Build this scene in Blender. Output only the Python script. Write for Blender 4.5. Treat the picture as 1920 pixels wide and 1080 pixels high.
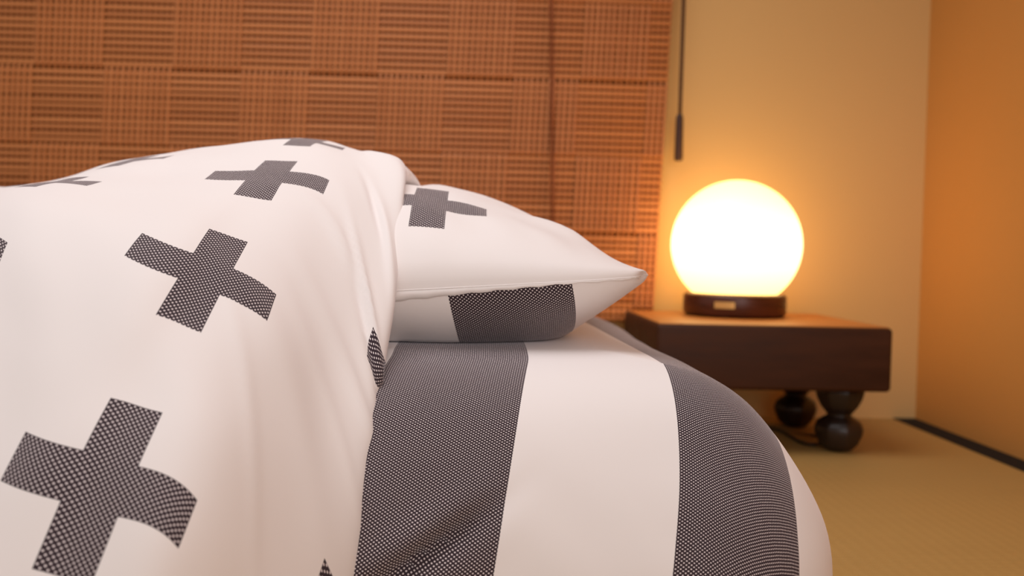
import bpy, bmesh, math, random
import numpy as np
from mathutils import Matrix, Vector, noise

for o in list(bpy.data.objects):
    bpy.data.objects.remove(o, do_unlink=True)
S = bpy.context.scene
C = S.collection
random.seed(4)

# ------------------------------------------------------------------ camera
F = 1830.0                                   # focal length in pixels of a 1920 wide frame
YAW, PITCH, ROLL = math.radians(1.925), math.radians(2.15), 0.022
EYE = Vector((0, 0, 0.365))
ROT = (Matrix.Rotation(-YAW, 3, 'Z') @ Matrix.Rotation(math.pi / 2 - PITCH, 3, 'X')
       @ Matrix.Rotation(ROLL, 3, 'Z'))
cam_data = bpy.data.cameras.new('camera')
cam_data.sensor_width = 36.0
cam_data.lens = 36.0 * F / 1920.0
cam_data.clip_start = 0.02
cam_data.dof.use_dof = True
cam_data.dof.focus_distance = 0.86
cam_data.dof.aperture_fstop = 4.6
cam = bpy.data.objects.new('camera', cam_data)
cam.matrix_world = Matrix.Translation(EYE) @ ROT.to_4x4()
C.objects.link(cam)
S.camera = cam

# ------------------------------------------------------------------ world, lights, exposure
W = bpy.data.worlds.new('room_ambient')
S.world = W
W.use_nodes = True
W.node_tree.nodes['Background'].inputs[0].default_value = (1.0, 0.91, 0.86, 1)
W.node_tree.nodes['Background'].inputs[1].default_value = 0.38

ld = bpy.data.lights.new('ceiling_light', 'AREA')
ld.shape = 'DISK'
ld.size = 1.4
ld.spread = math.radians(125)
ld.energy = 12.0
ld.color = (1.0, 0.955, 0.965)
lo = bpy.data.objects.new('ceiling_light', ld)
lo.location = (-0.35, 1.10, 2.0)
lo.rotation_euler = (0, 0, 0)
C.objects.link(lo)
wd = bpy.data.lights.new('front_fill', 'AREA')      # unseen fill light added behind the camera to brighten the bed's front
wd.shape = 'RECTANGLE'
wd.size, wd.size_y = 1.6, 1.2
wd.spread = math.radians(130)
wd.energy = 12.6
wd.color = (1.0, 0.955, 0.95)
wo = bpy.data.objects.new('front_fill', wd)
wo.location = (0.75, -1.1, 0.85)
wo.rotation_euler = (Vector((-.1, .9, .2)) - Vector(wo.location)).to_track_quat('-Z', 'Y').to_euler()
C.objects.link(wo)

S.view_settings.view_transform = 'Standard'
S.view_settings.look = 'None'
S.view_settings.exposure = 0.0
S.view_settings.gamma = 1.0
S.view_settings.use_curve_mapping = False

# ------------------------------------------------------------------ helpers
def P(px, py, y):
    """world point at depth y seen at pixel (px, py) of the 1920x1080 photograph"""
    d = ROT @ Vector(((px - 960) / F, (540 - py) / F, -1.0))
    return EYE + d * (y / d.y)

def mesh_obj(name, verts, faces, mat, parent=None, smooth=False, uvs=None, link=True, fmat=None):
    me = bpy.data.meshes.new(name)
    me.from_pydata([tuple(v) for v in verts], [], [tuple(f) for f in faces])
    for m in (mat if isinstance(mat, (list, tuple)) else [mat]):
        me.materials.append(m)
    if uvs is not None:
        l = me.uv_layers.new(name='UVMap')
        idx = np.zeros(len(me.loops), dtype=np.int32)
        me.loops.foreach_get('vertex_index', idx)
        l.data.foreach_set('uv', np.asarray(uvs, dtype=np.float32)[idx].ravel())
    if smooth:
        me.polygons.foreach_set('use_smooth', [True] * len(me.polygons))
    if fmat is not None:
        me.polygons.foreach_set('material_index', fmat)
    me.update()
    o = bpy.data.objects.new(name, me)
    if link:
        C.objects.link(o)
    o.parent = parent
    return o

def bm_obj(name, bm, mat, parent=None, smooth=False):
    me = bpy.data.meshes.new(name)
    bm.to_mesh(me)
    bm.free()
    me.materials.append(mat)
    if smooth:
        me.polygons.foreach_set('use_smooth', [True] * len(me.polygons))
    o = bpy.data.objects.new(name, me)
    C.objects.link(o)
    o.parent = parent
    return o

def box_bm(x0, x1, y0, y1, z0, z1, bevel=0.0, seg=2):
    bm = bmesh.new()
    bmesh.ops.create_cube(bm, size=1)
    for v in bm.verts:
        v.co = Vector((x0 + (v.co.x + .5) * (x1 - x0), y0 + (v.co.y + .5) * (y1 - y0), z0 + (v.co.z + .5) * (z1 - z0)))
    if bevel:
        bmesh.ops.bevel(bm, geom=bm.edges[:], offset=bevel, segments=seg, affect='EDGES', profile=.5)
    return bm

def lathe(profile, n=48, flute=0, depth=0.0):
    """verts and faces of a turned shape; profile = [(radius, z)...]; optional lobes round it"""
    vs, fs = [], []
    for r, z in profile:
        for k in range(n):
            a = 2 * math.pi * k / n
            rr = r * (1 - depth * abs(math.sin(a * flute / 2)) ** 0.6) if flute else r
            vs.append((rr * math.cos(a), rr * math.sin(a), z))
    for i in range(len(profile) - 1):
        for k in range(n):
            k2 = (k + 1) % n
            fs.append((i * n + k, i * n + k2, (i + 1) * n + k2, (i + 1) * n + k))
    fs.append(tuple(range(n))[::-1])
    fs.append(tuple((len(profile) - 1) * n + k for k in range(n)))
    return vs, fs

def tube(pts, r, n=8, sub=6):
    """tube along a smooth line through pts"""
    pts = [Vector(p) for p in pts]
    line = []
    ext = [pts[0] * 2 - pts[1]] + pts + [pts[-1] * 2 - pts[-2]]
    for i in range(1, len(ext) - 2):
        for k in range(sub):
            t = k / sub
            a, b, c, d = ext[i - 1], ext[i], ext[i + 1], ext[i + 2]
            line.append(.5 * ((2 * b) + (c - a) * t + (2 * a - 5 * b + 4 * c - d) * t * t + (3 * b - a - 3 * c + d) * t ** 3))
    line.append(pts[-1])
    vs, fs = [], []
    up = Vector((0.13, 0.31, 0.94))
    for i, p in enumerate(line):
        tg = (line[min(i + 1, len(line) - 1)] - line[max(i - 1, 0)]).normalized()
        s = tg.cross(up).normalized()
        q = s.cross(tg)
        for k in range(n):
            a = 2 * math.pi * k / n
            vs.append(p + s * (r * math.cos(a)) + q * (r * math.sin(a)))
    m = len(line)
    for i in range(m - 1):
        for k in range(n):
            fs.append((i * n + k, i * n + (k + 1) % n, (i + 1) * n + (k + 1) % n, (i + 1) * n + k))
    fs.append(tuple(range(n))[::-1])
    fs.append(tuple((m - 1) * n + k for k in range(n)))
    return vs, fs

def thing(name, label, cat, loc=(0, 0, 0)):
    o = bpy.data.objects.new(name, None)
    o.empty_display_size = .05
    o.location = loc
    C.objects.link(o)
    o['label'] = label
    o['category'] = cat
    return o

# ------------------------------------------------------------------ materials
class Nodes:
    def __init__(s, name):
        s.m = bpy.data.materials.new(name)
        s.m.use_nodes = True
        s.t = s.m.node_tree
        s.b = s.t.nodes['Principled BSDF']
    def n(s, kind, **kw):
        x = s.t.nodes.new(kind)
        for k, v in kw.items():
            setattr(x, k, v)
        return x
    def put(s, sock, v):
        if isinstance(v, bpy.types.NodeSocket):
            s.t.links.new(v, sock)
        elif isinstance(v, (tuple, list)):
            sock.default_value = tuple(v) + (1,) * (len(sock.default_value) - len(v))
        else:
            sock.default_value = v
    def math(s, op, a, b=0.0, c=0.0):
        x = s.n('ShaderNodeMath', operation=op)
        s.put(x.inputs[0], a); s.put(x.inputs[1], b); s.put(x.inputs[2], c)
        return x.outputs[0]
    def mix(s, f, a, b):
        x = s.n('ShaderNodeMix', data_type='RGBA')
        s.put(x.inputs[0], f); s.put(x.inputs[6], a); s.put(x.inputs[7], b)
        return x.outputs[2]
    def step(s, v, lo, hi, a=0.0, b=1.0):
        x = s.n('ShaderNodeMapRange', interpolation_type='SMOOTHSTEP')
        s.put(x.inputs[0], v); s.put(x.inputs[1], lo); s.put(x.inputs[2], hi); s.put(x.inputs[3], a); s.put(x.inputs[4], b)
        return x.outputs[0]
    def noise(s, vec, scale, detail=2.0):
        x = s.n('ShaderNodeTexNoise')
        x.inputs['Scale'].default_value = scale
        x.inputs['Detail'].default_value = detail
        if vec is not None:
            s.t.links.new(vec, x.inputs['Vector'])
        return x.outputs['Fac']
    def coord(s, which='Object', scale=None):
        x = s.n('ShaderNodeTexCoord').outputs[which]
        if scale:
            m = s.n('ShaderNodeMapping')
            m.inputs['Scale'].default_value = scale
            s.t.links.new(x, m.inputs[0])
            x = m.outputs[0]
        return x
    def bump(s, h, strength, dist=.001):
        x = s.n('ShaderNodeBump')
        x.inputs['Strength'].default_value = strength
        x.inputs['Distance'].default_value = dist
        s.t.links.new(h, x.inputs['Height'])
        s.t.links.new(x.outputs[0], s.b.inputs['Normal'])
    def uv(s):
        x = s.n('ShaderNodeSeparateXYZ')
        s.t.links.new(s.n('ShaderNodeUVMap', uv_map='UVMap').outputs[0], x.inputs[0])
        return x.outputs[0], x.outputs[1]
    def col(s, v): s.put(s.b.inputs['Base Color'], v)
    def rough(s, v): s.put(s.b.inputs['Roughness'], v)

WHITE = (0.82, 0.770, 0.755)
DARK = (0.030, 0.0165, 0.0225)
DOT = (0.78, 0.69, 0.69)
PITCHD = 0.0041

def dots(N, u, v):
    def d(o):
        a = N.math('SUBTRACT', N.math('FRACT', N.math('ADD', N.math('DIVIDE', u, PITCHD), o)), .5)
        b = N.math('SUBTRACT', N.math('FRACT', N.math('ADD', N.math('DIVIDE', v, PITCHD), o)), .5)
        return N.math('SQRT', N.math('ADD', N.math('MULTIPLY', a, a), N.math('MULTIPLY', b, b)))
    return N.step(N.math('MINIMUM', d(0.0), d(0.5)), .13, .21, 1.0, 0.0)

def finish_cloth(N, mask, u, v):
    N.col(N.mix(mask, WHITE, N.mix(dots(N, u, v), DARK, DOT)))
    N.rough(.85)
    N.b.inputs['Specular IOR Level'].default_value = .25
    N.b.inputs['Sheen Weight'].default_value = .32
    N.b.inputs['Sheen Roughness'].default_value = .45
    N.b.inputs['Sheen Tint'].default_value = (.97, .92, 1, 1)
    w = N.math('MULTIPLY', N.math('SINE', N.math('MULTIPLY', u, 9000)), N.math('SINE', N.math('MULTIPLY', v, 9000)))
    N.bump(w, .05, .0003)

def stripe_cloth(name, start, width, period):
    N = Nodes(name)
    u, v = N.uv()
    f = N.math('MULTIPLY', N.math('FRACT', N.math('DIVIDE', N.math('SUBTRACT', u, start), period)), period)
    finish_cloth(N, N.math('MULTIPLY', N.math('LESS_THAN', f, width), N.math('GREATER_THAN', f, .0)), u, v)
    return N.m

def cross_cloth(name, cw, rh, half=.061, arm=.0178, only=None):
    N = Nodes(name)
    u, v = N.uv()
    c = N.math('DIVIDE', u, cw)
    ci = N.math('ROUND', c)
    odd = N.math('ABSOLUTE', N.math('MODULO', ci, 2.0))
    r = N.math('ADD', N.math('DIVIDE', v, rh), N.math('MULTIPLY', odd, .5))
    fc = N.math('ABSOLUTE', N.math('MULTIPLY', N.math('SUBTRACT', c, ci), cw))
    fr = N.math('ABSOLUTE', N.math('MULTIPLY', N.math('SUBTRACT', r, N.math('ROUND', r)), rh))
    def rect(a, b):
        return N.math('MULTIPLY', N.math('LESS_THAN', fc, a), N.math('LESS_THAN', fr, b))
    finish_cloth(N, N.math('MAXIMUM', rect(half, arm), rect(arm, half)), u, v)
    return N.m

def plain(name, col, rough=.6, spec=.4):
    N = Nodes(name)
    N.col(col); N.rough(rough)
    N.b.inputs['Specular IOR Level'].default_value = spec
    return N.m

def wood(name, a, b, scale=(1, 1, 1), rough=.4, ns=9):
    N = Nodes(name)
    f = N.noise(N.coord('Object', scale), ns, 5)
    N.col(N.mix(N.step(f, .3, .7), a, b))
    N.rough(N.step(f, .3, .7, rough - .05, rough + .1))
    N.bump(f, .15, .001)
    return N.m

def plaster(name, a, b):
    N = Nodes(name)
    co = N.coord('Object')
    f = N.noise(co, 1.7, 3)
    g = N.noise(co, 420, 2)
    N.col(N.mix(f, a, b))
    N.rough(.9)
    N.b.inputs['Specular IOR Level'].default_value = .2
    N.bump(g, .25, .0008)
    return N.m

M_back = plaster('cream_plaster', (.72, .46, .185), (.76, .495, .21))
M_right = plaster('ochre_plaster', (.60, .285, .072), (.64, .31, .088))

def tatami_mat():
    N = Nodes('woven_rush')
    x = N.n('ShaderNodeSeparateXYZ')
    co = N.coord('Object')
    N.t.links.new(co, x.inputs[0])
    ridge = N.math('SINE', N.math('MULTIPLY', x.outputs[1], 2 * math.pi / .0052))
    weft = N.math('SINE', N.math('MULTIPLY', x.outputs[0], 2 * math.pi / .018))
    st = N.noise(N.coord('Object', (4, 260, 1)), 1.0, 2)
    patch = N.noise(co, 3.0, 3)
    base = N.mix(st, (.41, .232, .066), (.52, .308, .092))
    base = N.mix(N.math('MULTIPLY', patch, .5), base, (.38, .255, .09))
    N.col(base)
    N.rough(.55)
    N.b.inputs['Specular IOR Level'].default_value = .35
    N.bump(N.math('ADD', ridge, N.math('MULTIPLY', weft, .4)), .35, .0012)
    return N.m
M_tatami = tatami_mat()
M_border = plain('black_border_cloth', (.012, .010, .009), .8, .2)

def splint(name, a, b, rough=.5):
    N = Nodes(name)
    r = N.n('ShaderNodeObjectInfo').outputs['Random']
    f = N.noise(N.coord('Object', (3, 1, 300)), 1.0, 3)
    k = N.math('ADD', N.math('MULTIPLY', r, .8), N.math('MULTIPLY', f, .3))
    N.col(N.mix(k, a, b))
    N.rough(rough)
    N.b.inputs['Specular IOR Level'].default_value = .45
    return N.m
M_slat = splint('bamboo_splint', (.43, .142, .035), (.60, .220, .063))
M_strip = splint('bamboo_strip', (.52, .178, .050), (.62, .228, .071))
M_gap_backing = plain('dark_gap_backing', (.11, .028, .009), .9, .1)
M_cord = plain('brown_cord', (.085, .034, .018), .8, .2)
M_lift_shadow = plain('red_brown_cord_shadow', (.24, .070, .026), .8, .2)
M_knob = wood('dark_knob_wood', (.045, .016, .009), (.07, .026, .013), (1, 1, .2), .5, 40)
M_board = wood('dark_stained_wood', (.040, .0125, .0045), (.068, .022, .008), (1, 6, 6), .55, 5)
M_board.node_tree.nodes['Principled BSDF'].inputs['Specular IOR Level'].default_value = .25
M_top = wood('polished_brown_wood', (.37, .130, .024), (.45, .165, .034), (.7, 14, 1), .42, 6)
M_leg = wood('blackish_leg_wood', (.018, .010, .007), (.030, .015, .010), (1, 1, 1), .34, 8)
M_base = wood('lamp_base_wood', (.050, .012, .006), (.085, .022, .010), (1, 1, 5), .30, 12)
M_brass = plain('brass_plate', (.75, .48, .16), .45, .5)
M_brass.node_tree.nodes['Principled BSDF'].inputs['Metallic'].default_value = .5
M_wire = plain('black_wire', (.012, .009, .007), .5, .4)

def globe_glow():
    N = Nodes('lit_opal_glass')
    x = N.n('ShaderNodeSeparateXYZ')
    N.t.links.new(N.coord('Object'), x.inputs[0])
    # the bulb sits low in the globe: glass near its height glows whitest
    h = N.step(N.math('ABSOLUTE', N.math('SUBTRACT', x.outputs[2], .145)), .0, .13, 1.0, 0.0)
    N.col((.8, .7, .5))
    N.put(N.b.inputs['Emission Color'], N.mix(h, (1.0, .59, .16), (1.0, .63, .28)))
    N.put(N.b.inputs['Emission Strength'], N.math('ADD', 3.3, N.math('MULTIPLY', h, .7)))
    N.rough(.25)
    return N.m
M_globe = globe_glow()
M_stripe = stripe_cloth('striped_dotted_cotton', -.079, .126, .270)
M_pstripe = stripe_cloth('striped_dotted_pillow_cotton', -.031, .119, .255)
CW, RH = .22, .20
M_cross = cross_cloth('cross_print_cotton', CW, RH)
M_pcross = cross_cloth('cross_print_pillow_cotton', .30, .50, .060, .0178)
M_hem = plain('white_hem_cotton', WHITE, .85, .25)

# ------------------------------------------------------------------ structure
YB = 2.20                                     # back wall
XR = P(1716, 780, YB).x                       # right wall
fl = bm_obj('floor', box_bm(-3.0, XR, -1.5, YB, -.06, 0), M_tatami)
fl['kind'] = 'structure'
bm_obj('mat_border', box_bm(XR - .052, XR - .0005, -1.5, YB - .001, .0002, .0022, .0006, 1), M_border, fl)
wb = bm_obj('wall_back', box_bm(-3.0, XR + .1, YB, YB + .1, -.06, 2.4), M_back)
wb['kind'] = 'structure'
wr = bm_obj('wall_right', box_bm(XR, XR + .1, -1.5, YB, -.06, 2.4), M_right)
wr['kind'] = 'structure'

# ------------------------------------------------------------------ bamboo blind
YBL = 2.168
SHEAR = .035
xr0 = P(1213, 62, YBL)                        # a cell border
CELL = .1485
ROW = .168
zs = P(640, 138, YBL).z                       # a row seam
NSL = 11
PIT = ROW / NSL
blind = thing('bamboo_blind', 'reddish brown woven bamboo blind hanging in front of the back wall', 'blind', (-.4, YBL, 0))
BX = -.4
def bshift(z): return SHEAR * (z - xr0.z)
x_right = P(1258, 62, YBL).x
x_left = -1.55
rows_up, rows_dn = 2, 4
zbot = P(1160, 603, YBL).z
ztop = zs + rows_up * ROW
slat_me = None
hh = PIT * .68
for r in range(rows_up, -rows_dn - 1, -1):     # rows of cells from the top; a fold seam above every second row
    gap = .0055 if r % 2 == 0 else 0.0
    pit = (ROW - gap) / NSL
    for k in range(NSL):
        z = zs + r * ROW - gap - (k + .5) * pit
        if z < zbot or z > ztop:
            continue
        if slat_me is None:
            o = bm_obj('slat', box_bm(x_left, x_right, -.0016, .0016, -hh / 2, hh / 2, .0012, 2), M_slat, blind, True)
            slat_me = o.data
        else:
            o = bpy.data.objects.new('slat', slat_me)
            C.objects.link(o)
            o.parent = blind
        o.location = (-BX + bshift(z), random.uniform(-.0007, .0007), z)
        o.rotation_euler = (random.uniform(-.10, .10), random.uniform(-.0012, .0012), 0)

def strip_mesh(par):
    """a thin strip that passes over the slats in every other row of cells and under them in the rest"""
    st = []
    zz = ztop
    r = rows_up
    while zz > zbot - .001:
        front = (r + par) % 2 == 0
        y = -.0036 if front else .0036
        z2 = max(zz - ROW, zbot)
        st += [(zz - .006, y), (z2 + .006, y)]
        zz -= ROW
        r -= 1
    vs, fs = [], []
    w, t = .0033, .0010
    for z, y in st:
        for dx, dy in ((-w, t), (-w * .6, -t), (w * .6, -t), (w, t)):
            vs.append((dx + bshift(z), y + dy, z))
    for i in range(len(st) - 1):
        for q in range(4):
            q2 = (q + 1) % 4
            fs.append((i * 4 + q, i * 4 + q2, i * 4 + 4 + q2, i * 4 + 4 + q))
    return mesh_obj('vertical_strip', vs, fs, M_strip, None, link=False).data
SM = [strip_mesh(0), strip_mesh(1)]
NST = 12
i = 0
x = xr0.x + 4 * CELL / NST
while x > x_left:
    col = math.floor((x - xr0.x) / CELL)       # cell column, -1 just left of the border
    o = bpy.data.objects.new('vertical_strip', SM[(col) % 2])
    C.objects.link(o)
    o.parent = blind
    o.location = (x - BX + random.uniform(-.0006, .0006), 0, 0)
    x -= CELL / NST
    i += 1
b = box_bm(x_left - BX, x_right - BX - .002, .0062, .0070, zbot, ztop)
for v in b.verts:
    v.co.x += bshift(v.co.z)
bm_obj('gap_backing', b, M_gap_backing, blind)  # added dark sheet, its colour gives the shade in the gaps between slats
# dark tube drawn for the lift cord's soft shadow down the face, and the pull cord with its wooden knob
a0, a1 = P(1033, -60, YBL - .01), P(1037, 600, YBL - .01)
vs, fs = tube([Vector(a0) - Vector((BX, YBL, 0)), (Vector(a0) + Vector(a1)) / 2 - Vector((BX, YBL, 0)), Vector(a1) - Vector((BX, YBL, 0))], .0036, 8, 4)
mesh_obj('lift_cord_shadow', vs, fs, M_lift_shadow, blind, True)
a0, a1 = P(1286, -120, YBL - .02), P(1274.5, 222, YBL - .02)
off = Vector((BX, YBL, 0))
vs, fs = tube([a0 - off, (a0 + a1) / 2 - off, a1 - off], .0042, 8, 4)
mesh_obj('pull_cord', vs, fs, M_cord, blind, True)
kb = P(1272, 302, YBL - .02)
vs, fs = lathe([(.004, .103), (.0070, .100), (.0084, .092), (.0088, .05), (.0096, .006), (.0086, .001), (.004, 0)], 20)
kn = mesh_obj('pull_knob', vs, fs, M_knob, blind, True)
kn.location = kb - off
bm_obj('headrail', box_bm(x_left - BX, x_right + bshift(ztop) - BX, -.018, .022, ztop - .002, ztop + .04, .003), M_slat, blind)

# ------------------------------------------------------------------ low wooden board table
T_TOP, T_BOT = .241, .122
fl_ = P(1232, 612, 1.75)
TX0, TX1 = fl_.x, P(1676, 620, 1.75).x
TY0, TY1 = 1.75, 2.15
tcx, tcy = (TX0 + TX1) / 2, (TY0 + TY1) / 2
hx, hy = (TX1 - TX0) / 2, (TY1 - TY0) / 2
table = thing('low_board_table', 'thick dark wooden go board table on four turned bulb legs beside the futon', 'table', (tcx, tcy, 0))
bm_obj('board', box_bm(-hx, hx, -hy, hy, T_BOT, T_TOP - .0012, .008, 4), M_board, table, True)
bm_obj('top_face', box_bm(-hx + .006, hx - .006, -hy + .006, hy - .006, T_TOP - .004, T_TOP, .0012, 2), M_top, table)
prof = [(.014, 0), (.027, .004), (.038, .014), (.0455, .029), (.0472, .038), (.043, .049), (.032, .056), (.0238, .060), (.0228, .063),
        (.0268, .067), (.036, .077), (.0435, .090), (.0468, .101), (.0468, .1095)]
vs, fs = lathe([(r * 1.0, z * .1225 / .1095) for r, z in prof], 64, 8, .045)
LEGX, LEGY = hx - .068, hy - .073
lm = None
for sx in (-1, 1):
    for sy in (-1, 1):
        if lm is None:
            o = mesh_obj('leg', vs, fs, M_leg, table, True)
            lm = o.data
        else:
            o = bpy.data.objects.new('leg', lm)
            C.objects.link(o)
            o.parent = table
        o.location = (sx * LEGX, sy * LEGY, 0)

# ------------------------------------------------------------------ globe lamp
LY = 2.02
lp = P(1376, 590, LY)
lamp = thing('globe_lamp', 'lit white glass globe lamp on a dark round wooden base on the low table', 'lamp', (lp.x, LY, T_TOP))
BR, BH = .1055, .047
vs, fs = lathe([(BR - .012, .0004), (BR - .005, .002), (BR, .008), (BR, BH - .006), (BR - .002, BH - .002), (BR - .006, BH), (.05, BH)], 72)
base = mesh_obj('base', vs, fs, M_base, lamp, True)
GR = .1335
gz = BH - .003 + math.sqrt(GR ** 2 - .083 ** 2)
pr = []
a0 = -math.acos(.083 / GR)
for k in range(49):
    a = a0 + (math.pi / 2 - .01 - a0) * k / 48
    pr.append((GR * math.cos(a), GR * math.sin(a) + gz))
vs, fs = lathe(pr, 72)
mesh_obj('globe', vs, fs, M_globe, lamp, True)
vs, fs = [], []
for j in range(9):                               # small curved plate on the front of the base
    a = math.radians(-126 + 22.0 * j / 8)
    for rr, zz in ((BR + .0012, .0195), (BR + .0012, .0325), (BR - .001, .0325), (BR - .001, .0195)):
        vs.append((rr * math.cos(a), rr * math.sin(a), zz))
for j in range(8):
    for q in range(4):
        fs.append((j * 4 + q, j * 4 + (q + 1) % 4, j * 4 + 4 + (q + 1) % 4, j * 4 + 4 + q))
fs += [(0, 1, 2, 3), (35, 34, 33, 32)]
mesh_obj('brass_plate', vs, fs, M_brass, base)
lo_ = Vector((lp.x, LY, T_TOP))
pts = [Vector((lp.x + .02, LY + BR - .005, T_TOP + .012)), Vector((lp.x + .03, YB - .030, T_TOP + .008)), Vector((lp.x + .03, YB - .018, T_TOP - .03)),
       Vector((lp.x + .02, YB - .03, .10)), Vector((lp.x + .05, YB - .10, .006)),
       Vector((P(1545, 835, 1.95).x, 1.93, .004)), P(1530, 824, 1.86) * 1.0, P(1503, 822, 1.88), P(1480, 805, 1.95), P(1455, 792, 2.02), P(1400, 786, 2.06), P(1330, 786, 2.08)]
for q in range(4, len(pts)):
    pts[q].z = .0035
vs, fs = tube([p - lo_ for p in pts], .0030, 8, 6)
mesh_obj('power_cord', vs, fs, M_wire, lamp, True)

# ------------------------------------------------------------------ futon mattress
MX0, MX1, MY0, MY1 = -1.65, .256, .80, 1.70
MZ = .272
def wob(p, s, a): return a * noise.noise(Vector(p) * s)
prof = []                                        # (outward offset, z, arc length below the top edge)
key = [(-.010, .0), (.032, .018), (.062, .055), (.064, .10), (.046, .15), (.018, .195), (-.016, .234), (-.056, .257), (-.105, .268), (-.16, .272), (-.26, .272), (-.42, .272)]
def crom(k, t):
    i = min(int(t), len(k) - 2); f = t - i
    g = lambda j: np.array(k[max(0, min(j, len(k) - 1))], float)
    a, b, c, d = g(i - 1), g(i), g(i + 1), g(i + 2)
    return .5 * (2 * b + (c - a) * f + (2 * a - 5 * b + 4 * c - d) * f * f + (3 * b - a - 3 * c + d) * f ** 3)
NP = 66
pp = [crom(key, t) for t in np.linspace(0, len(key) - 1, NP)]
arc = [0.0]
for i in range(1, NP):
    arc.append(arc[-1] + float(np.linalg.norm(pp[i] - pp[i - 1])))
top_i = max(i for i in range(NP) if pp[i][0] > -.105)
drop = [max(0.0, arc[top_i] - a) for a in arc]
sp = lambda t, k: .5 * (t + math.sqrt(t * t + k * k))
RC = .085
cxm, cym, hxm, hym = (MX0 + MX1) / 2, (MY0 + MY1) / 2, (MX1 - MX0) / 2, (MY1 - MY0) / 2
ring = []                                        # (corner centre sign, direction) round a rounded rectangle
def ringpts():
    out = []
    nx, ny, nc = 230, 46, 18
    L = [(-1, -1, 180, 270), (1, -1, 270, 360), (1, 1, 0, 90), (-1, 1, 90, 180)]
    for q in range(4):
        sx, sy, a0, a1 = L[q]
        for k in range(nc + 1):
            a = math.radians(a0 + (a1 - a0) * k / nc)
            out.append(((sx * (hxm - RC), sy * (hym - RC)), (math.cos(a), math.sin(a))))
        n2 = L[(q + 1) % 4]
        m = nx if q % 2 == 0 else ny
        a = math.radians(a1)
        for k in range(1, m):
            f = 1 - (1 - k / m) ** 2 if q == 0 else (k / m) ** 2 if q == 2 else k / m
            out.append((((sx + (n2[0] - sx) * f) * (hxm - RC), (sy + (n2[1] - sy) * f) * (hym - RC)), (math.cos(a), math.sin(a))))
    return out
RP = ringpts()
NR = len(RP)
vs, uvs, fs = [], [], []
for i in range(NP):
    o, z = pp[i]
    for (bx, by), (dx, dy) in RP:
        if RC + o > 0:
            x, y = bx + dx * (RC + o), by + dy * (RC + o)
        else:                                    # inside the top: shrink the rectangle
            k1 = max(0.0, (hxm + o) / (hxm - RC)); k2 = max(0.0, (hym + o) / (hym - RC))
            x, y = bx * k1, by * k2
        x += cxm; y += cym
        w = max(0.0, dx) ** 1.5
        wf = max(0.0, -dy)
        q = min(1, max(0, (x - .06) / .07)); q = q * q * (3 - 2 * q)
        u = x + (1 - q) * .15 * (drop[i] ** 2 / (drop[i] + .03)) * wf + q * (.020 + .18 * sp(drop[i] - .15, .06) * wf * (1 - w) + .055 * max(0, y - .95)) + drop[i] * .25 * w
        v = y - drop[i] * wf
        k = min(1, drop[i] / .04)
        nz = noise.noise(Vector((x * 5, y * 5, z * 7))) * .006 + noise.noise(Vector((x * 16 + z * 12, y * 8, z * 14))) * .0016
        zz = z + (nz * (.2 if z > .2 else .3) if z > .03 else 0)
        # the diagonal crease low on the front of the near dark stripe
        t = ((x + .04) * .54 - (z - .128) * .84) if wf > .5 else 9
        al = ((x + .04) * .84 + (z - .128) * .54) if wf > .5 else 9
        en = math.exp(-(al / .055) ** 2)
        cr = (-.014 * math.exp(-(t / .006) ** 2) + .006 * math.exp(-((t + .016) / .011) ** 2) + .003 * math.exp(-((t - .02) / .012) ** 2)) * en
        off_ = nz * k + cr
        vs.append((x + dx * off_, y + dy * off_, zz))
        uvs.append((u, v))
for i in range(NP - 1):
    for k in range(NR):
        k2 = (k + 1) % NR
        fs.append((i * NR + k, i * NR + k2, (i + 1) * NR + k2, (i + 1) * NR + k))
fs.append(tuple(range(NR))[::-1])
fs.append(tuple((NP - 1) * NR + k for k in range(NR)))
mat_o = mesh_obj('futon_mattress', vs, fs, M_stripe, None, True, uvs)
mat_o['label'] = 'plump futon mattress in white cotton with broad dark dotted stripes on the tatami floor'
mat_o['category'] = 'mattress'

# ------------------------------------------------------------------ pillow
pil = thing('pillow', 'white pillow with grey cross on top and dark dotted stripe below, tucked under the duvet', 'pillow', (-.06, 1.2, MZ))
tip = P(1212, 516, .985)
lef = P(735, 556, .93)
PX1, PX0 = tip.x + .006, tip.x - .494
PY0, PY1 = .925, 1.50
pcx, pcy = (PX0 + PX1) / 2, (PY0 + PY1) / 2
phx, phy = (PX1 - PX0) / 2, (PY1 - PY0) / 2
NS, NT = 90, 90
def edge_z(s, t):
    # the seam rises towards the free corner
    f = (s + 1) / 2
    return .3165 + (tip.z - .3165) * max(0.0, f - .25) / .75 * (1.0 if t < 0 else 1 - .25 * (t + 1) / 2)
def pil_xy(s, t):
    # corners stick out, the sides are drawn in
    x = pcx + phx * s * (1 - .085 * (1 - t * t) ** 1.0)
    x -= phx * .05 * max(0.0, (s * abs(s) * t * t - .80) / .20) ** 1.5
    y = pcy + phy * t * (1 - .0 * (1 - s * s)) + (.052 * max(0, s) ** 6 if t < 0 else 0) * (abs(t) ** 4)
    return x, y
def grid_par(i, n):
    f = -1 + 2 * i / n
    return math.copysign(1 - (1 - abs(f)) ** 1.5, f)
tv, tu, bv, bu = [], [], [], []
PXO = P(806, 394, 1.035)
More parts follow.
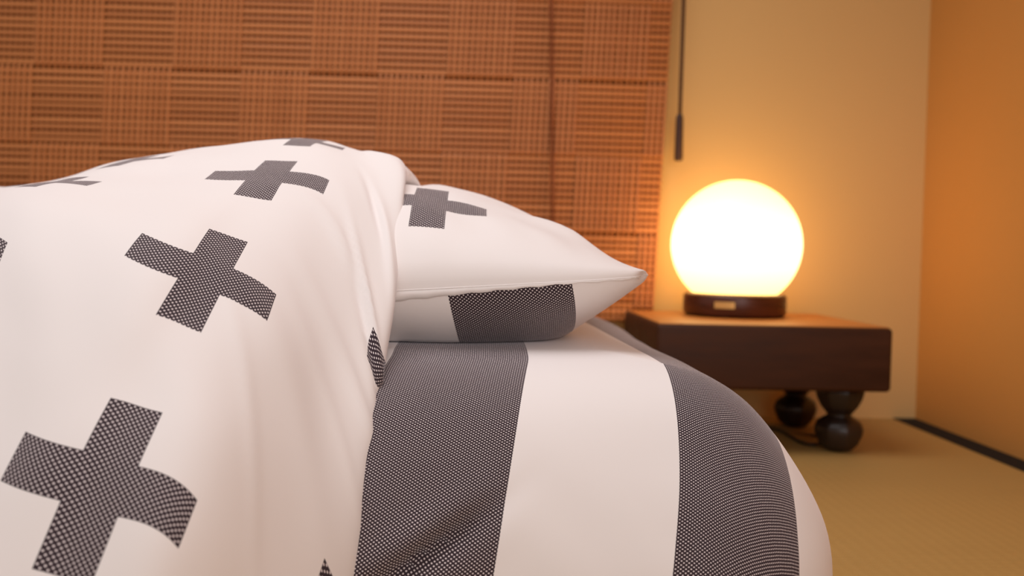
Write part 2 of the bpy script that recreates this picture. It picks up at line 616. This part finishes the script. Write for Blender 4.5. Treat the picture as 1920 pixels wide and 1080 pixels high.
for j in range(NT + 1):
    t = grid_par(j, NT)
    for i in range(NS + 1):
        s = grid_par(i, NS)
        x, y = pil_xy(s, t)
        e = edge_z(s, t)
        fs_ = max(0, 1 - s * s) ** .95; ft = max(0, 1 - t * t) ** .62
        rim = (max(0, 1 - abs(s)) * max(0, 1 - abs(t)))
        w = noise.noise(Vector((x * 9, y * 7, 1.3))) * .007 + noise.noise(Vector((x * 26 + y * 14, y * 12 - x * 8, 4.3))) * .0034
        w *= min(1, rim * 9)
        # a soft pull line running from the free corner
        pl = ((x - tip.x) * .55 + (y - tip.y) * .83); pq = -((x - tip.x) * .83 - (y - tip.y) * .55)
        w += .006 * math.exp(-((pl - .02) / .02) ** 2) * math.exp(-((pq - .09) / .06) ** 2) * min(1, rim * 9)
        tv.append((x, y, e + (.441 - e) * fs_ * ft + w + .004 * min(1, 40 * (1 - abs(s))) ** .5 * min(1, 40 * (1 - abs(t))) ** .5))
        tu.append((x - PXO.x, y - PXO.y))
        wb_ = noise.noise(Vector((x * 14, y * 9, 7.7))) * .006 * min(1, rim * 9)
        fb = max(0, 1 - s * s) ** .75; fbt = max(0, 1 - t * t) ** .45
        zb = e - (e - MZ + .004) * min(1, 1.75 * fb * fbt) + wb_
        if t < 0:
            y2 = y + .0 
        bv.append((x, y, max(MZ + .0015, zb)))
        arcb = (y - PY0) * 1.0 + (e - zb)
        bu.append((x - .22 * (e - zb), arcb))
vs = tv + bv
uvs = tu + bu
fs, fm = [], []
n1 = NS + 1
B = len(tv)
for j in range(NT):
    for i in range(NS):
        a = j * n1 + i
        fs.append((a, a + 1, a + n1 + 1, a + n1)); fm.append(0)
        fs.append((B + a, B + a + n1, B + a + n1 + 1, B + a + 1)); fm.append(1)
vs = [Vector(v) - Vector((-.06, 1.2, MZ)) for v in vs]
mesh_obj('pillowcase', vs, fs, [M_pcross, M_pstripe], pil, True, uvs, fmat=fm)
# raised seam round the edge
loop = [(-1 + 2 * k / 60, -1) for k in range(61)] + [(1, -1 + 2 * k / 60) for k in range(1, 61)]
pts = []
for s, t in loop:
    x, y = pil_xy(s, t)
    pts.append(Vector((x, y, edge_z(s, t))) - Vector((-.06, 1.2, MZ)))
vs, fs = tube(pts, .0007, 6, 1)
mesh_obj('edge_seam', vs, fs, M_hem, pil, True)
# hem of the closure along the front, wider to the left
vs, fs = [], []
for k in range(61):
    s = -1 + 1.95 * k / 60
    x, y = pil_xy(s, -1)
    e = edge_z(s, -1)
    wdt = .002 + .014 * max(0, min(1, (.62 - s) / 1.2)) + .0007 * math.sin(k * 1.9)
    for dy, dz in ((-.0004, .0003), (-.0010, -wdt * .5), (-.0012, -wdt), (.0016, -wdt + .0004), (.004, 0)):
        vs.append(Vector((x, y + dy, e + dz)) - Vector((-.06, 1.2, MZ)))
for k in range(60):
    for q in range(5):
        fs.append((k * 5 + q, k * 5 + (q + 1) % 5, k * 5 + 5 + (q + 1) % 5, k * 5 + 5 + q))
mesh_obj('hem', vs, fs, M_hem, pil, True)

# ------------------------------------------------------------------ duvet
def V(x, y, z): return Vector((x, y, z))
rows = [-1.0, 0.0, 1.0, 2.0, 3.0, 3.7, 4.5, 5.4]
cols = [-5.0, -4.0, -3.0, -2.0, -1.0, -.277, 0.0, .277, .6, .86, 1.0, 1.25]
grid = {
    -2.0: [V(-.66, .66, .07), P(-500, 760, .82), P(-250, 475, .99), P(-60, 386, 1.17), P(62, 346, 1.32), V(-.59, 1.44, .41), V(-.59, 1.55, .35), V(-.59, 1.66, .28)],
    -1.0: [V(-.45, .58, .12), P(-175, 740, .71), P(-45, 392, .885), P(182, 326, 1.05), P(300, 289, 1.20), V(-.385, 1.34, .478), V(-.38, 1.48, .42), V(-.38, 1.62, .31)],
    -.277: [V(-.345, .545, .05), P(22, 853, .645), P(254, 462, .787), P(395, 329, .985), P(492, 262, 1.16), V(-.26, 1.30, .493), V(-.25, 1.46, .44), V(-.25, 1.62, .32)],
    0.0: [V(-.28, .54, .035), P(192, 907, .63), P(387, 517, .78), P(502, 331, .98), P(578, 259, 1.15), V(-.20, 1.29, .492), V(-.20, 1.45, .44), V(-.20, 1.60, .33)],
    .277: [V(-.23, .55, .03), P(350, 983, .625), P(504, 581, .785), P(612, 351, .985), P(645, 276, 1.14), V(-.155, 1.27, .476), V(-.15, 1.41, .435), V(-.15, 1.56, .33)],
    .6: [V(-.17, .60, .028), P(515, 1110, .665), P(622, 715, .795), P(692, 440, .95), P(700, 308, 1.09), P(697, 292, 1.17), V(-.105, 1.35, .425), V(-.10, 1.50, .34)],
    .86: [V(-.13, .655, .026), P(640, 1180, .715), P(692, 840, .785), P(738, 530, .915), P(755, 335, 1.06), P(752, 303, 1.14), V(-.065, 1.27, .418), V(-.06, 1.42, .35)],
    1.0: [V(-.135, .68, .026), P(632, 1180, .74), P(684, 838, .815), P(728, 528, .95), P(750, 348, 1.09), P(768, 340, 1.17), P(786, 374, 1.24), V(-.05, 1.45, .34)],
    1.25: [V(-.18, .69, .026), P(560, 1180, .75), P(615, 830, .825), P(665, 520, .965), P(715, 352, 1.105), P(735, 352, 1.185), V(-.10, 1.31, .40), V(-.10, 1.46, .335)]}
G = {}
for ri in range(len(rows)):
    b2 = grid[-2.0][ri]
    for ci, c in enumerate(cols):
        if c < -2:
            k = -2 - c
            G[ri, ci] = V(b2.x - .215 * k, min(b2.y + (.05 * k if rows[ri] < 2.5 else 0), 1.3 + .08 * rows[ri]), max(.03, b2.z - .012 * k))
        else:
            G[ri, ci] = grid[c][ri]
nr, nc = len(rows), len(cols)
A = np.zeros((nr, nc, 5))
for ri in range(nr):
    for ci in range(nc):
        p = G[ri, ci]
        c, r = cols[ci], rows[ri]
        if c <= -1 and r == 1:
            r = .70
        if c <= -1 and r == 2:
            r = 2.05
        if c > .5:                               # the cloth is gathered along the turned-back edge
            k = {.6: .6}.get(c, 1.0)
            r += k * (.48 if r <= 0 else .06 if r <= 1 else .14 if r <= 2 else 0)
            if .9 < r < 2.5 and c > .8:
                c -= .05
            if r >= 2.9:
                c = {.6: .50, .86: .60, 1.0: .66, 1.25: .70}[c]
        A[ri, ci] = (p.x, p.y, p.z, c * CW, r * RH)
def resample(A, sub):
    n = A.shape[0]
    E = np.concatenate([2 * A[:1] - A[1:2], A, 2 * A[-1:] - A[-2:-1]])
    out = []
    for i in range(1, n):
        a, b, c, d = E[i - 1], E[i], E[i + 1], E[i + 2]
        for k in range(sub):
            t = k / sub
            out.append(.5 * (2 * b + (c - a) * t + (2 * a - 5 * b + 4 * c - d) * t * t + (3 * b - a - 3 * c + d) * t ** 3))
    out.append(E[n])
    return np.array(out)
D = resample(A, 26)
D = np.swapaxes(resample(np.swapaxes(D, 0, 1), 18), 0, 1)
# soften the control kinks a little
for _ in range(8):
    X = D[..., :3].copy()
    X[1:-1, 1:-1] = (X[:-2, 1:-1] + X[2:, 1:-1] + X[1:-1, :-2] + X[1:-1, 2:]) / 4
    D[..., :3] = X
m, n = D.shape[:2]
du = np.gradient(D[..., :3], axis=1); dv = np.gradient(D[..., :3], axis=0)
NRM = np.cross(du, dv)
NRM /= np.linalg.norm(NRM, axis=2, keepdims=True) + 1e-9
folds = [  # u, v, angle, length, width, height  (metres on the cloth)
    (.150, .330, 2.25, .060, .008, .006), (.165, .300, 2.3, .07, .010, -.005),
    (.130, .245, 2.75, .080, .012, .004), (.090, .350, 2.85, .07, .010, .0035),
    (.145, -.06, 1.35, .09, .018, .007), (.105, -.10, 1.45, .10, .02, -.004),
    (.165, -.02, 1.25, .06, .010, -.006), (.06, -.08, 1.75, .12, .024, .003),
    (.06, .13, 2.15, .09, .006, .002), (.12, .20, 2.6, .07, .006, .002),
    (.085, .17, 2.55, .10, .016, .0025), (.02, .09, 2.2, .10, .022, .002), (.155, .45, 2.0, .05, .010, .006), (.135, .47, 2.1, .05, .010, -.005)]
vs, uvs = [], []
for i in range(m):
    for j in range(n):
        p = D[i, j]
        u, v = p[3], p[4]
        h = .005 * noise.noise(Vector((u * 7, v * 7, .3))) + .0022 * noise.noise(Vector((u * 17, v * 15, 3.3)))
        for fu, fv, an, ln, wd, ht in folds:
            a = (u - fu) * math.cos(an) + (v - fv) * math.sin(an)
            b_ = -(u - fu) * math.sin(an) + (v - fv) * math.cos(an)
            h += ht * math.exp(-(a / ln) ** 2 - (b_ / wd) ** 2)
        q = p[:3] + NRM[i, j] * h
        q[2] = max(q[2], .012)
        vs.append(tuple(q))
        uvs.append((u, v))
fs = [(i * n + j, i * n + j + 1, (i + 1) * n + j + 1, (i + 1) * n + j) for i in range(m - 1) for j in range(n - 1)]
duv = mesh_obj('duvet', vs, fs, M_cross, None, True, uvs)
sol = duv.modifiers.new('thickness', 'SOLIDIFY')
sol.thickness = .004
sol.offset = -1
duv['label'] = 'thick white duvet printed with dark grey dotted crosses, draped over the pillow and mattress'
duv['category'] = 'duvet'
